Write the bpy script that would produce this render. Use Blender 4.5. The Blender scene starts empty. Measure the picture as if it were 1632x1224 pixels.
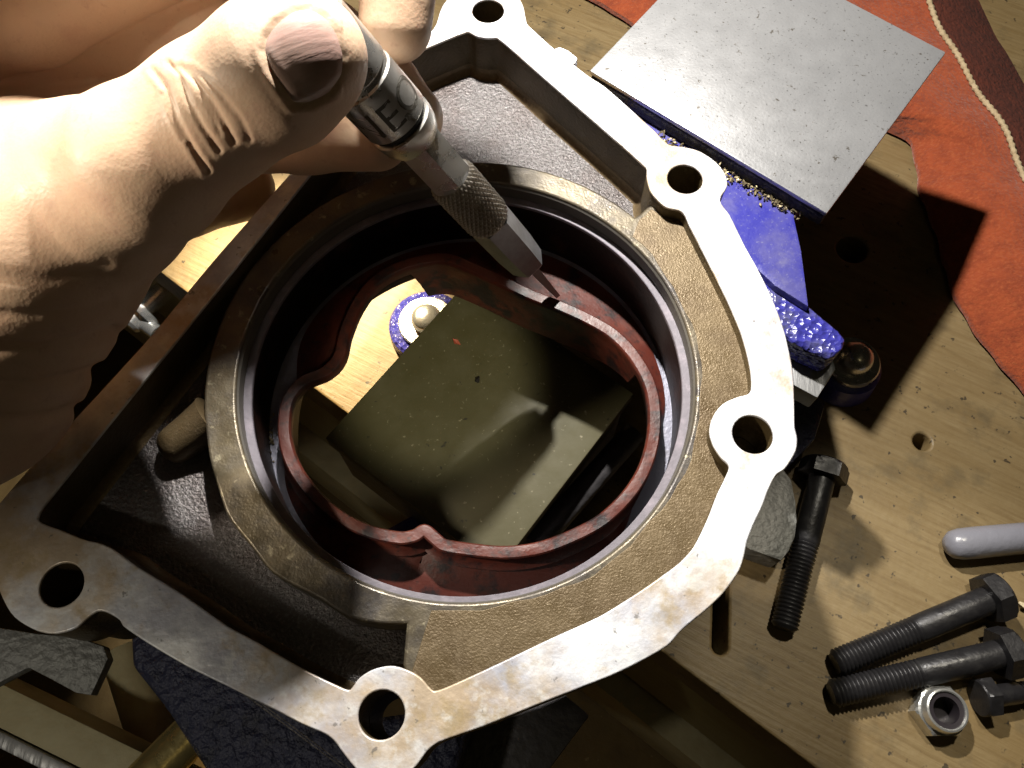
import bpy, bmesh, math, random
import numpy as np
from mathutils import Vector, Matrix

random.seed(4); rng = np.random.default_rng(4)
scn = bpy.context.scene
COL = scn.collection
S = 0.001                                   # everything below is written in millimetres
FPX = 29 / 36 * 1632; TILT = math.radians(23.5); CAMH = 164.0

# ------------------------------------------------------------------ camera, world, lamps, exposure
cam_d = bpy.data.cameras.new('camera'); cam = bpy.data.objects.new('camera', cam_d); COL.objects.link(cam)
cam.location = (0, 0, CAMH * S); cam.rotation_euler = (TILT, 0, 0)
cam_d.lens = 29; cam_d.sensor_width = 36; cam_d.clip_start = 0.005; cam_d.clip_end = 20
scn.camera = cam
world = bpy.data.worlds.new('World'); scn.world = world; world.use_nodes = True
bg = world.node_tree.nodes['Background']; bg.inputs[0].default_value = (1.0, 0.86, 0.6, 1); bg.inputs[1].default_value = 0.006

def lamp(name, loc, watts, radius, colour, aim=None, cone=None):
    d = bpy.data.lights.new(name, 'SPOT' if cone else 'POINT'); d.energy = watts; d.shadow_soft_size = radius * S; d.color = colour
    o = bpy.data.objects.new(name, d); COL.objects.link(o); o.location = Vector(loc) * S
    if cone:
        d.spot_size = math.radians(cone); d.spot_blend = 0.6
        o.rotation_euler = (Vector(aim) - Vector(loc)).to_track_quat('-Z', 'Y').to_euler()
    return o
lamp('bench_lamp', (-12, 209, 180), 6.5, 5, (1.0, 0.96, 0.89))
lamp('wood_fill', (-92, 248, 75), 10, 4, (1.0, 0.80, 0.48), (-74, 141, -90), 34)  # added spot brightening the wood patch behind the housing, no known source
lamp('side_fill', (-170, -70, 200), 0.55, 9, (1.0, 0.93, 0.78), (-88, -22, -60), 40)  # added spot lifting the vise parts at lower left
lamp('right_fill', (112, 150, 240), 2.6, 9, (1.0, 0.93, 0.76), (112, 2, -90), 27)  # added fill on the lower right of the bench, around the bolts
lamp('room_lamp', (260, -220, 700), 0.25, 22, (1.0, 0.83, 0.42))
lamp('thumb_fill', (-190, 42, 146), 2.0, 6, (1.0, 0.88, 0.71), (-78, 73, 48), 35)  # added narrow spot that brightens the thumb, not a real source
lamp('bore_fill', (60, -120, 330), 7.0, 5, (1.0, 0.93, 0.68), (-22, 96, -48), 8.2)  # added tight spot reaching the moving jaw through the bore
vs = scn.view_settings; vs.view_transform = 'Standard'; vs.look = 'None'; vs.exposure = 0; vs.gamma = 1

# ------------------------------------------------------------------ geometry helpers
CT, ST = math.cos(TILT), math.sin(TILT)
def ray(px, py):
    u = (px - 816) / FPX; v = (612 - py) / FPX
    return u, v * CT + ST, v * ST - CT
def P(px, py, z=0.0):                        # a traced outline point laid on the horizontal level z (mm)
    d = ray(px, py); t = (z - CAMH) / d[2]
    return (d[0] * t, d[1] * t, z)
def Q(px, py, depth):                        # a point at a distance along the lens axis
    d = ray(px, py); return np.array([d[0] * depth, d[1] * depth, CAMH + d[2] * depth])
def pts(pl, z=0.0): return [P(x, y, z)[:2] for x, y in pl]

def crom(p, n=6, closed=True):
    p = [np.array(a, float) for a in p]; N = len(p); out = []
    rg = range(N) if closed else range(N - 1)
    for i in rg:
        if closed: a, b, c, d = p[i - 1], p[i], p[(i + 1) % N], p[(i + 2) % N]
        else: a, b, c, d = p[max(i - 1, 0)], p[i], p[i + 1], p[min(i + 2, N - 1)]
        L = np.linalg.norm(c - b) + 1e-9
        m1 = (c - a) * min(.5, .5 * L / (np.linalg.norm(b - a) + 1e-9) if not np.allclose(a, b) else .5)
        m2 = (d - b) * min(.5, .5 * L / (np.linalg.norm(d - c) + 1e-9) if not np.allclose(c, d) else .5)
        k = max(2, n)
        for j in range(k):
            t = j / k
            out.append((2*t**3-3*t*t+1)*b + (t**3-2*t*t+t)*m1 + (-2*t**3+3*t*t)*c + (t**3-t*t)*m2)
    if not closed: out.append(p[-1])
    return out
def circle(cx, cy, r, n=48, a0=0): return [(cx + r*math.cos(a0 + 2*math.pi*i/n), cy + r*math.sin(a0 + 2*math.pi*i/n)) for i in range(n)]
def area(p): return sum(p[i-1][0]*p[i][1] - p[i][0]*p[i-1][1] for i in range(len(p))) / 2
def offset(p, d):                            # + = outwards
    if area(p) < 0: d = -d
    p = [np.array(a[:2], float) for a in p]; N = len(p); out = []
    for i in range(N):
        t = p[(i+1) % N] - p[i-1]; t /= (np.linalg.norm(t) + 1e-9)
        out.append(p[i] + d * np.array([t[1], -t[0]]))
    return out

def link(name, me, m, parent=None, smooth=True, angle=35):
    o = bpy.data.objects.new(name, me); COL.objects.link(o)
    if m is not None and not me.materials: me.materials.append(m)
    if smooth:
        me.shade_smooth(); me.set_sharp_from_angle(angle=math.radians(angle))
    if parent: o.parent = parent; o.matrix_parent_inverse = parent.matrix_world.inverted()
    return o
def mesh(name, v, f, m, parent=None, **k):
    me = bpy.data.meshes.new(name); me.from_pydata([tuple(c * S for c in a) for a in v], [], [tuple(int(i) for i in q) for q in f]); me.update()
    return link(name, me, m, parent, **k)
def flat(name, outer, holes, z0, z1, bevel, m, parent=None, angle=35):
    cu = bpy.data.curves.new(name, 'CURVE'); cu.dimensions = '2D'; cu.fill_mode = 'BOTH'
    for lp in [outer] + list(holes):
        sp = cu.splines.new('POLY'); sp.points.add(len(lp) - 1); sp.use_cyclic_u = True
        for q, a in zip(sp.points, lp): q.co = (a[0]*S, a[1]*S, 0, 1)
    cu.extrude = ((z1 - z0) / 2 - bevel) * S; cu.bevel_depth = bevel * S; cu.bevel_resolution = 2; cu.offset = -bevel * S
    o = bpy.data.objects.new('tmp', cu); COL.objects.link(o); bpy.context.view_layer.update()
    me = bpy.data.meshes.new_from_object(o.evaluated_get(bpy.context.evaluated_depsgraph_get()))
    bpy.data.objects.remove(o); bpy.data.curves.remove(cu)
    me.materials.clear(); me.transform(Matrix.Translation((0, 0, (z0 + z1) / 2 * S)))
    return link(name, me, m, parent, angle=angle)
def lathe(prof, n=64, closed=False):         # profile of (r, z) about +z
    v = []; f = []
    for r, z in prof:
        for i in range(n):
            a = 2*math.pi*i/n; v.append((r*math.cos(a), r*math.sin(a), z))
    K = len(prof)
    for k in range(K if closed else K - 1):
        k2 = (k + 1) % K
        for i in range(n):
            j = (i + 1) % n; f.append((k*n+i, k*n+j, k2*n+j, k2*n+i))
    return v, f
def cap(v, f, k, n, flip=False):
    c = [k*n+i for i in range(n)]; f.append(tuple(reversed(c)) if flip else tuple(c))
def xf(v, M): return [tuple(M @ Vector(a)) for a in v]
def frame(o, axis, up=(0, 0, 1)):
    z = Vector(axis).normalized(); x = Vector(up) - z * Vector(up).dot(z); x.normalize(); y = z.cross(x)
    return Matrix(((x[0], y[0], z[0], o[0]), (x[1], y[1], z[1], o[1]), (x[2], y[2], z[2], o[2]), (0, 0, 0, 1)))
def join(*vf):
    V = []; F = []
    for v, f in vf:
        k = len(V); V += list(v); F += [tuple(i + k for i in q) for q in f]
    return V, F
def tube(path, rad, n=12, closed=False, prof=None):
    path = [np.array(p, float) for p in path]; N = len(path); v = []; f = []
    for i in range(N):
        a = path[i-1] if (i or closed) else path[0]; b = path[(i+1) % N] if (i < N-1 or closed) else path[-1]
        t = b - a; t /= np.linalg.norm(t) + 1e-9
        s = np.cross(t, (0, 0, 1.)); s /= np.linalg.norm(s) + 1e-9; u = np.cross(s, t)
        r = rad[i] if hasattr(rad, '__len__') else rad
        for j in range(n):
            th = 2*math.pi*j/n; v.append(path[i] + r*(math.cos(th)*s + math.sin(th)*u))
    for i in range(N if closed else N - 1):
        i2 = (i+1) % N
        for j in range(n): f.append((i*n+j, i*n+(j+1) % n, i2*n+(j+1) % n, i2*n+j))
    if not closed: f.append(tuple(range(n-1, -1, -1))); f.append(tuple((N-1)*n+j for j in range(n)))
    return v, f
def box(x0, x1, y0, y1, z0, z1):
    v = [(x, y, z) for z in (z0, z1) for y in (y0, y1) for x in (x0, x1)]
    return v, [(0, 2, 3, 1), (4, 5, 7, 6), (0, 1, 5, 4), (2, 6, 7, 3), (0, 4, 6, 2), (1, 3, 7, 5)]
def bevelled(name, v, f, m, parent=None, w=.5, seg=2):
    bm = bmesh.new(); vs_ = [bm.verts.new([c*S for c in a]) for a in v]
    for q in f: bm.faces.new([vs_[i] for i in q])
    bmesh.ops.recalc_face_normals(bm, faces=bm.faces)
    bmesh.ops.bevel(bm, geom=list(bm.edges), offset=w*S, segments=seg, affect='EDGES', profile=.6)
    me = bpy.data.meshes.new(name); bm.to_mesh(me); bm.free()
    return link(name, me, m, parent, angle=40)
def prism(poly, z0, z1):                     # polygon list of (x, y), convex-ish
    if area(poly) < 0: poly = poly[::-1]
    n = len(poly); v = [(a[0], a[1], z0) for a in poly] + [(a[0], a[1], z1) for a in poly]
    f = [tuple(range(n-1, -1, -1)), tuple(range(n, 2*n))] + [(i, (i+1) % n, n+(i+1) % n, n+i) for i in range(n)]
    return v, f
def thing(name, label, cat, loc=(0, 0, 0), group=None, kind=None):
    o = bpy.data.objects.new(name, None); COL.objects.link(o); o.location = Vector(loc) * S; o.empty_display_size = .01
    bpy.context.view_layer.update()
    return tag(o, label, cat, group, kind)
def tag(o, label=None, cat=None, group=None, kind=None):
    for k, v in (('label', label), ('category', cat), ('group', group), ('kind', kind)):
        if v: o[k] = v
    return o

# ------------------------------------------------------------------ materials
def material(name, base, rough=.5, metal=0., stains=(), bump=(), rvar=0., coords='Object', **kw):
    """stains: (scale, low, high, colour, amount, detail[, stretch]) mixes a noise-masked colour in; bump: (scale, strength, kind[, stretch])"""
    m = bpy.data.materials.new(name); m.use_nodes = True; nt = m.node_tree; N = nt.nodes; L = nt.links
    b = N['Principled BSDF']; tc = N.new('ShaderNodeTexCoord')
    def mapped(st, off=0.):
        mp = N.new('ShaderNodeMapping'); L.new(tc.outputs[coords], mp.inputs[0])
        four = bool(st) and len(st) > 3
        if four: mp.vector_type = 'TEXTURE'
        mp.inputs['Scale'].default_value = (tuple(1/c for c in st[:3]) if four else st[:3]) if st else (1, 1, 1); mp.inputs['Location'].default_value = (off, off*.7, off*.3)
        if st and len(st) > 3: mp.inputs['Rotation'].default_value = (0, 0, st[3])
        return mp.outputs[0]
    col = None
    for i, s in enumerate(stains):
        sc, lo, hi, c, amt, det = s[:6]
        n = N.new('ShaderNodeTexNoise'); n.inputs['Scale'].default_value = sc; n.inputs['Detail'].default_value = det; n.inputs['Roughness'].default_value = .65
        L.new(mapped(s[6] if len(s) > 6 else None, .013*(i+1)), n.inputs['Vector'])
        r = N.new('ShaderNodeMapRange'); r.inputs[1].default_value = lo; r.inputs[2].default_value = hi; r.inputs[4].default_value = amt; L.new(n.outputs[0], r.inputs[0])
        mx = N.new('ShaderNodeMix'); mx.data_type = 'RGBA'; L.new(r.outputs[0], mx.inputs[0]); mx.inputs[7].default_value = (*c, 1)
        if col: L.new(col, mx.inputs[6])
        else: mx.inputs[6].default_value = (*base, 1)
        col = mx.outputs[2]
    if col: L.new(col, b.inputs['Base Color'])
    else: b.inputs['Base Color'].default_value = (*base, 1)
    b.inputs['Roughness'].default_value = rough; b.inputs['Metallic'].default_value = metal
    if rvar:
        n = N.new('ShaderNodeTexNoise'); n.inputs['Scale'].default_value = 180; n.inputs['Detail'].default_value = 5; L.new(mapped(None, .05), n.inputs['Vector'])
        r = N.new('ShaderNodeMapRange'); r.inputs[1].default_value = .3; r.inputs[2].default_value = .7; r.inputs[3].default_value = max(.03, rough - rvar); r.inputs[4].default_value = min(1, rough + rvar)
        L.new(n.outputs[0], r.inputs[0]); L.new(r.outputs[0], b.inputs['Roughness'])
    prev = None
    for i, q in enumerate(bump):
        sc, st, kd = q[:3]
        if kd == 'voronoi': n = N.new('ShaderNodeTexVoronoi'); out = n.outputs['Distance']
        else: n = N.new('ShaderNodeTexNoise'); n.inputs['Detail'].default_value = 5; out = n.outputs[0]
        n.inputs['Scale'].default_value = sc; L.new(mapped(q[3] if len(q) > 3 else None, .021*(i+1)), n.inputs['Vector'])
        bp = N.new('ShaderNodeBump'); bp.inputs['Strength'].default_value = st; bp.inputs['Distance'].default_value = 1.0 / sc
        L.new(out, bp.inputs['Height'])
        if prev: L.new(prev, bp.inputs['Normal'])
        prev = bp.outputs[0]
    if prev: L.new(prev, b.inputs['Normal'])
    for k, v in kw.items(): b.inputs[k.replace('_', ' ')].default_value = v
    return m

M = {}
M['face'] = material('machined_aluminium', (.86, .86, .87), .46, .25, rvar=.12,
    stains=[(48, .40, .62, (.36, .36, .43), .8, 5), (34, .48, .62, (.50, .36, .20), .8, 6), (120, .54, .66, (.42, .31, .15), .65, 6), (150, .56, .64, (.80, .80, .78), .5, 6), (420, .67, .72, (.16, .15, .14), .7, 3)], bump=[(900, .08, 'noise'), (150, .06, 'noise')])
M['cast'] = material('oil_stained_casting', (0.137, 0.097, 0.048), .42, .35, rvar=.12,
    stains=[(60, .45, .7, (0.076, 0.048, 0.021), .8, 5), (900, .5, .75, (0.210, 0.158, 0.094), .7, 2), (30, .5, .75, (0.158, 0.112, 0.064), .6, 3)], bump=[(2000, .24, 'noise'), (3200, .2, 'noise')])
M['ring'] = material('worn_casting_rim', (0.132, 0.109, 0.073), .4, .4, rvar=.15,
    stains=[(70, .42, .62, (0.058, 0.053, 0.055), .85, 6), (45, .5, .7, (0.127, 0.097, 0.048), .7, 5), (260, .60, .68, (0.326, 0.285, 0.193), .8, 4)], bump=[(1900, .16, 'noise'), (250, .06, 'noise')])
M['floor'] = material('sandy_cast_floor', (0.135, 0.124, 0.123), .36, .55,
    stains=[(1500, .5, .7, (0.247, 0.238, 0.242), .7, 2), (40, .45, .7, (0.086, 0.061, 0.055), .8, 4)], bump=[(1250, .9, 'noise'), (2400, .4, 'noise')])
M['wall'] = material('oil_varnished_wall', (0.090, 0.063, 0.027), .5, .2, stains=[(90, .4, .7, (0.054, 0.037, 0.013), .8, 5)], bump=[(1200, .35, 'noise')])
M['bore'] = material('machined_bore', (.10, .092, .08), .6, .1, stains=[(60, .5, .7, (.09, .075, .05), .7, 4)], bump=[(1500, .08, 'noise', (1, 1, 6))])
M['sleeve'] = material('shade_dark_sleeve', (.012, .008, .007), .45, 0, Specular_IOR_Level=.15, stains=[(110, .52, .7, (.07, .03, .022), .8, 5)], bump=[(900, .1, 'noise')])  # near-black base stands in for shade on the lavender-grey bore wall
M['ledge'] = material('lavender_grey_ledge', (0.182, 0.182, 0.230), .5, .35, stains=[(150, .52, .7, (0.140, 0.126, 0.137), .7, 5)], bump=[(1200, .2, 'noise')])
M['clip'] = material('pale_ring', (.17, .155, .18), .6, .1, stains=[(260, .5, .7, (.30, .26, .30), .6, 5)], bump=[(900, .12, 'noise')])
M['rubber'] = material('red_rubber', (0.078, 0.015, 0.009), .44, 0, rvar=.1,
    stains=[(95, .50, .58, (0.009, 0.006, 0.008), .93, 6), (60, .5, .66, (0.121, 0.029, 0.017), .7, 4), (330, .56, .66, (0.017, 0.009, 0.008), .8, 4)], bump=[(1500, .10, 'noise'), (220, .05, 'noise')], Specular_IOR_Level=.6)
M['blackrubber'] = material('black_rubber', (.012, .010, .010), .45, bump=[(800, .2, 'noise')])
M['chrome'] = material('worn_chrome', (.58, .56, .53), .3, .85, rvar=.1, stains=[(120, .5, .72, (.30, .27, .22), .6, 5)], bump=[(700, .05, 'noise')])
M['knurl'] = material('knurled_steel', (0.520, 0.468, 0.403), .3, .9, stains=[(90, .45, .7, (0.286, 0.234, 0.182), .7, 4)])
M['blade'] = material('tool_steel', (.40, .40, .42), .4, .75, rvar=.1, stains=[(110, .45, .7, (.17, .15, .14), .6, 5)], bump=[(500, .06, 'noise', (1, 1, .15))])
M['groove'] = material('dark_groove', (.02, .018, .016), .5, .2)
M['stamp'] = material('stamped_recess', (.085, .078, .066), .45, .6)
M['jaw'] = material('ground_steel', (0.404, 0.404, 0.412), .36, .6, rvar=.04,
    stains=[(42, .42, .68, (0.257, 0.257, 0.266), .35, 5), (1100, .63, .72, (0.061, 0.055, 0.050), .7, 2), (420, .665, .72, (0.098, 0.080, 0.055), .8, 3), (26, .70, .76, (0.184, 0.147, 0.087), .6, 5)], bump=[(1200, .08, 'noise')])
M['jaw_side'] = material('black_grimy_cast', (.022, .021, .020), .75, 0, stains=[(300, .55, .7, (.14, .12, .08), .6, 5)], bump=[(420, .5, 'noise')])
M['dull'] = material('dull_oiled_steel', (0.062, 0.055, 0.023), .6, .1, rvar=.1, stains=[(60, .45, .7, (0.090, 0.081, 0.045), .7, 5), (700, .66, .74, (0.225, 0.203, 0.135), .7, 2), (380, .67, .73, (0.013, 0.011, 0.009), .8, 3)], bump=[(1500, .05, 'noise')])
M['blue'] = material('blue_vise_paint', (.036, .036, .27), .38, 0, stains=[(75, .42, .60, (.10, .095, .25), .7, 6), (1100, .6, .72, (.25, .25, .33), .4, 2), (40, .58, .72, (.26, .25, .29), .6, 6)], bump=[(500, .12, 'noise')])
M['bluerough'] = material('blue_hammered_paint', (.040, .040, .27), .24, 0, stains=[(150, .5, .66, (.10, .10, .17), .7, 4)], bump=[(560, .5, 'voronoi'), (900, .25, 'noise')])
M['bluedark'] = material('dark_blue_casting', (.035, .038, .075), .45, .1, stains=[(120, .5, .68, (.012, .012, .014), .8, 5), (60, .66, .75, (.22, .16, .06), .5, 5)], bump=[(420, .8, 'noise')])
M['slide'] = material('planed_steel', (0.336, 0.336, 0.344), .42, .5, stains=[(70, .45, .7, (0.240, 0.240, 0.240), .7, 5)], bump=[(400, .2, 'noise', (1, .2, 1))])
M['pad'] = material('grey_cast_plate', (0.210, 0.210, 0.203), .55, .3, stains=[(150, .5, .7, (0.294, 0.294, 0.280), .6, 5)], bump=[(500, .5, 'noise')])
M['slate'] = material('dark_grey_steel', (.085, .08, .085), .5, .4, bump=[(300, .2, 'noise')])
M['brass'] = material('yellow_zinc_bar', (.62, .50, .22), .28, .8, rvar=.1, stains=[(80, .5, .7, (.40, .30, .12), .6, 4)], bump=[(300, .08, 'noise')])
M['bolt'] = material('black_oxide_steel', (0.022, 0.021, 0.023), .38, .4, rvar=.12, stains=[(200, .55, .7, (0.041, 0.039, 0.039), .7, 5)], bump=[(700, .12, 'noise')])
M['zinc'] = material('zinc_plating', (.68, .68, .66), .25, .8, bump=[(400, .08, 'noise')])
M['nylon'] = material('dark_nylon', (.022, .018, .022), .35)
M['plastic'] = material('grey_plastic', (0.190, 0.190, 0.224), .3, 0, stains=[(50, .55, .6, (0.132, 0.132, 0.159), .6, 3)], bump=[(120, .1, 'noise')])
M['suede'] = material('orange_suede', (0.265, 0.046, 0.009), .95, 0, stains=[(160, .4, .65, (0.171, 0.026, 0.005), .8, 6), (900, .5, .7, (0.328, 0.078, 0.020), .6, 3)], bump=[(750, .6, 'noise'), (130, .10, 'noise')], Sheen_Weight=.3)
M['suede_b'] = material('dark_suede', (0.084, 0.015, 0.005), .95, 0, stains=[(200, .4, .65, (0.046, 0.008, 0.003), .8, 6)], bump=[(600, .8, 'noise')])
M['cord'] = material('pale_cord', (0.416, 0.320, 0.192), .85, 0, stains=[(300, .45, .65, (0.288, 0.200, 0.104), .7, 4)], bump=[(600, .6, 'noise')])
M['shelf'] = material('brown_board', (.20, .13, .045), .7, 0, stains=[(35, .4, .7, (.12, .075, .025), .7, 6), (300, .68, .74, (.4, .32, .15), .6, 2)], bump=[(200, .15, 'noise')])
M['rail'] = material('pale_rail', (.42, .37, .22), .6, 0, stains=[(40, .45, .7, (.30, .24, .12), .7, 5)], bump=[(200, .15, 'noise')])
M['grime'] = material('metal_filings', (.33, .27, .15), .45, .5, stains=[(300, .45, .6, (.10, .08, .05), .8, 4)])
M['crumb_red'] = material('rubber_crumb', (.30, .06, .03), .6)
M['crumb'] = material('pale_crumb', (.60, .50, .33), .8, bump=[(500, .5, 'noise')])
g = math.radians(28)
M['wood'] = material('bench_wood', (0.179, 0.123, 0.053), .55, 0,
    stains=[(22, .36, .66, (0.222, 0.162, 0.078), .8, 4, (1, 8, 1, -g)), (60, .45, .68, (0.138, 0.088, 0.034), .75, 6, (1, 12, 1, -g)), (18, .5, .72, (0.153, 0.098, 0.034), .6, 5), (55, .53, .68, (0.076, 0.057, 0.029), .65, 6), (330, .66, .71, (0.023, 0.016, 0.009), .85, 2)],
    bump=[(60, .08, 'noise', (1, 14, 1, -g)), (500, .06, 'noise')])
M['woodedge'] = material('bench_edge_wood', (0.252, 0.216, 0.090), .55, 0, stains=[(20, .36, .66, (0.216, 0.168, 0.066), .8, 4, (1, 1, 12)), (55, .45, .68, (0.288, 0.252, 0.132), .6, 6, (1, 1, 9))], bump=[(300, .08, 'noise')])
M['skin'] = material('skin', (.60, .415, .28), .52, 0, rvar=.1, stains=[(35, .45, .7, (.62, .37, .25), .6, 4), (14, .5, .7, (.62, .46, .32), .5, 3), (140, .52, .68, (.50, .30, .22), .45, 6), (500, .62, .72, (.42, .24, .18), .35, 3)],
    bump=[(420, .05, 'noise'), (1500, .045, 'voronoi'), (2600, .05, 'noise')], Subsurface_Weight=.12, Subsurface_Radius=(.002, .0008, .0005), Subsurface_Scale=1.0)
M['nail'] = material('fingernail', (.46, .32, .26), .3, 0, rvar=.08, stains=[(45, .42, .62, (.38, .24, .21), .8, 4), (160, .55, .7, (.52, .42, .38), .5, 4)], bump=[(400, .10, 'noise', (.25, 1.4, 1, .5))], Subsurface_Weight=.1, Subsurface_Radius=(.0015, .0007, .0005), Subsurface_Scale=1.0)

# ------------------------------------------------------------------ workbench (setting)
bench = thing('workbench', 'worn pale wooden workbench board with a plain front edge', None, (0, 0, -90), kind='structure')
A = np.array(P(253, 432, -90)[:2]); B = np.array(P(1260, 1194, -90)[:2]); e = (B - A) / np.linalg.norm(B - A); nb = np.array([-e[1], e[0]])
if nb[1] < 0: nb = -nb
A0 = A - e*260; B0 = B + e*260
top_out = [A0, B0, B0 + nb*620, A0 + nb*620]
shade_slot = []  # invented cut whose dark inside stands in for a soft shadow
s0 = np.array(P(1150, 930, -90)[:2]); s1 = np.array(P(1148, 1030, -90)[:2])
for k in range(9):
    a = math.pi + math.pi*k/8; shade_slot.append((s1[0] + 2.4*math.cos(a), s1[1] + 2.4*math.sin(a)))
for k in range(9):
    a = math.pi*k/8; shade_slot.append((s0[0] + 2.4*math.cos(a), s0[1] + 2.4*math.sin(a)))
holes = [circle(*P(1358, 397, -90)[:2], 5.6, 32), circle(*P(1470, 704, -90)[:2], 2.9, 24), shade_slot]
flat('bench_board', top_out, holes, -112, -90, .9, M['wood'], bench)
def along(a, b, off0, off1, z0, z1):
    p = [A + e*a - nb*off0, A + e*b - nb*off0, A + e*b - nb*off1, A + e*a - nb*off1]
    return prism([tuple(q) for q in p], z0, z1)
bevelled('front_apron', *along(-260, 520, -14, -1.2, -186, -112.4), M['woodedge'], bench, 1)
bevelled('lower_rail', *along(-260, 520, -10, 8, -260, -196), M['rail'], bench, 1)
tag(bevelled('shelf', *box(-700, 700, -500, 260, -330, -310), M['shelf'], None, 1), 'dim brown board below the bench', kind='structure')

# ------------------------------------------------------------------ gear housing (aluminium cover)
FO = [(690,47),(706,8),(735,-22),(778,-34),(815,-20),(833,7),(840,37),(853,50),(867,63),(883,77),(933,117),(967,140),(1044,209),(1066,230),(1091,234),(1116,241),(1141,258),(1156,277),(1159,297),(1148,319),(1163,342),(1188,393),(1205,423),(1230,473),(1248,520),(1258,560),(1264,593),(1266,633),(1267,680),(1271,700),(1268,720),(1251,747),(1237,757),(1225,780),(1215,807),(1201,837),(1191,863),(1186,887),(1178,910),(1155,943),(1128,970),(1088,1003),(1063,1030),(990,1070),(918,1099),(845,1128),(773,1157),(700,1183),(681,1197),(664,1220),(640,1240),(608,1246),(578,1236),(561,1219),(547,1201),(532,1181),(518,1170),(481,1154),(445,1135),(373,1099),(300,1063),(232,1023),(196,998),(190,988),(170,976),(156,974),(141,983),(120,1001),(87,1010),(58,1005),(22,983),(2,950),(-12,910),(-20,870),(-4,805),(230,547),(353,400),(640,80)]
FI = [(745,50),(760,57),(777,60),(793,60),(850,109),(1030,267),(1031,284),(1036,303),(1044,314),(1062,330),(1087,337),(1098,357),(1120,400),(1141,441),(1160,480),(1180,527),(1190,560),(1197,593),(1198,620),(1192,628),(1177,632),(1153,643),(1137,663),(1131,687),(1137,710),(1150,730),(1162,743),(1158,757),(1143,788),(1128,827),(1106,871),(1084,896),(1055,918),(1008,950),(954,983),(881,1016),(791,1059),(712,1095),(692,1101),(684,1095),(670,1079),(648,1067),(623,1061),(594,1067),(572,1081),(558,1099),(547,1097),(481,1065),(409,1023),(363,998),(290,947),(218,903),(180,875),(160,866),(138,861),(100,846),(60,829),(68,808),(397,400),(640,98),(662,84)]
FOw = crom(pts(FO), 4); FIw = crom(pts(FI), 4)
bolt_px = [(778, 17), (1092, 285), (1200, 692), (608, 1139), (98, 932)]
bolt_c = [P(*q)[:2] for q in bolt_px]
bh = [circle(x, y, 4.3, 40) for x, y in bolt_c]
BC = (-10.2, 76.7); BR = 51.2
hs = thing('gear_housing', 'cast aluminium gear housing with bright bolt flange and round bore', 'housing', (BC[0], BC[1], -30))
flat('flange_face', FOw, [FIw] + bh, -.9, 0, .3, M['face'], hs)
FOs = offset(FOw, -.15); FIs = offset(FIw, .12)
flat('shell_wall', FOs, [FIs] + [circle(x, y, 4.5, 40) for x, y in bolt_c], -15, -.9, .01, M['wall'], hs)
# cove where the wall runs into the floor
v = []; f = []; ring_n = len(FIs); K = 7
for k in range(K):
    a = math.pi/2*k/(K-1); q = offset(FIs, .05 - 3.6*(1 - math.cos(a))) ; zz = -11.2 - 3.3*math.sin(a)
    v += [(c[0], c[1], zz) for c in q]
for k in range(K-1):
    for i in range(ring_n): f.append((k*ring_n+i, k*ring_n+(i+1) % ring_n, (k+1)*ring_n+(i+1) % ring_n, (k+1)*ring_n+i))
mesh('cove', v, f, M['cast'], hs)
flat('floor_plate', offset(FOw, -1.5), [circle(*BC, BR + 1.5, 96)] + [circle(x, y, 4.6, 32) for x, y in bolt_c], -18.5, -14, .2, M['floor'], hs)
# raised land round the right side of the bore, with the rim running on round the left
LZ = -4.0
land_flange = [(1015,349),(1022,338),(1044,320),(1062,331),(1087,337),(1098,357),(1120,400),(1141,441),(1160,480),(1180,527),(1190,560),(1197,593),(1198,620),(1192,628),(1177,632),(1153,643),(1137,663),(1131,687),(1137,710),(1150,730),(1162,743),(1158,757),(1143,788),(1128,827),(1106,871),(1084,896),(1055,918),(1008,950),(954,983),(881,1016),(791,1059),(712,1095),(692,1101),(684,1095),(670,1079),(655,1070),(643,1056)]
lf = [P(x, y, 0)[:2] for x, y in land_flange]
lo = []
for i, q in enumerate(lf):
    t = np.array(lf[min(i+1, len(lf)-1)]) - np.array(lf[max(i-1, 0)]); t = t/np.linalg.norm(t)
    w = 1.6 if 1 < i < len(lf)-1 else 0
    lo.append(np.array(q) + w*np.array([-t[1], t[0]]))
lo[0] = np.array(P(1012, 346, LZ)[:2]); lo[1] = np.array(P(1021, 340, LZ)[:2]); lo[-1] = np.array(P(642, 1058, LZ)[:2])
rim_px = [(648,994),(608,994),(554,983),(508,954),(435,914),(399,870),(363,823),(348,780),(334,733),(328,690)]
rim = [np.array(P(x, y, LZ)[:2]) for x, y in rim_px]
a0 = math.atan2(rim[-1][1]-BC[1], rim[-1][0]-BC[0]); r0 = math.hypot(rim[-1][1]-BC[1], rim[-1][0]-BC[0])
endp = np.array(P(1012, 346, LZ)[:2]); a1 = math.atan2(endp[1]-BC[1], endp[0]-BC[0]); r1 = math.hypot(endp[1]-BC[1], endp[0]-BC[0])
if a0 < 0: a0 += 2*math.pi
arc = []
for k in range(1, 30):
    t = k/30; a = a0 + (a1 - a0)*t; r = r0 + (r1 - r0)*t + .2*math.sin(t*9)
    arc.append(np.array([BC[0] + r*math.cos(a), BC[1] + r*math.sin(a)]))
land = crom(lo, 3, False) + crom(rim, 4, False) + arc
flat('raised_land', land, [circle(*BC, BR, 128)], -14.6, LZ, .6, M['ring'], hs)
fl2 = []                                                # sandy cast skin of the broad part of the land
for i, q in enumerate(lo): fl2.append(q)
inner_arc = []
b0 = math.atan2(lo[-1][1]-BC[1], lo[-1][0]-BC[0]); b1 = math.atan2(lo[0][1]-BC[1], lo[0][0]-BC[0])
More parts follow.
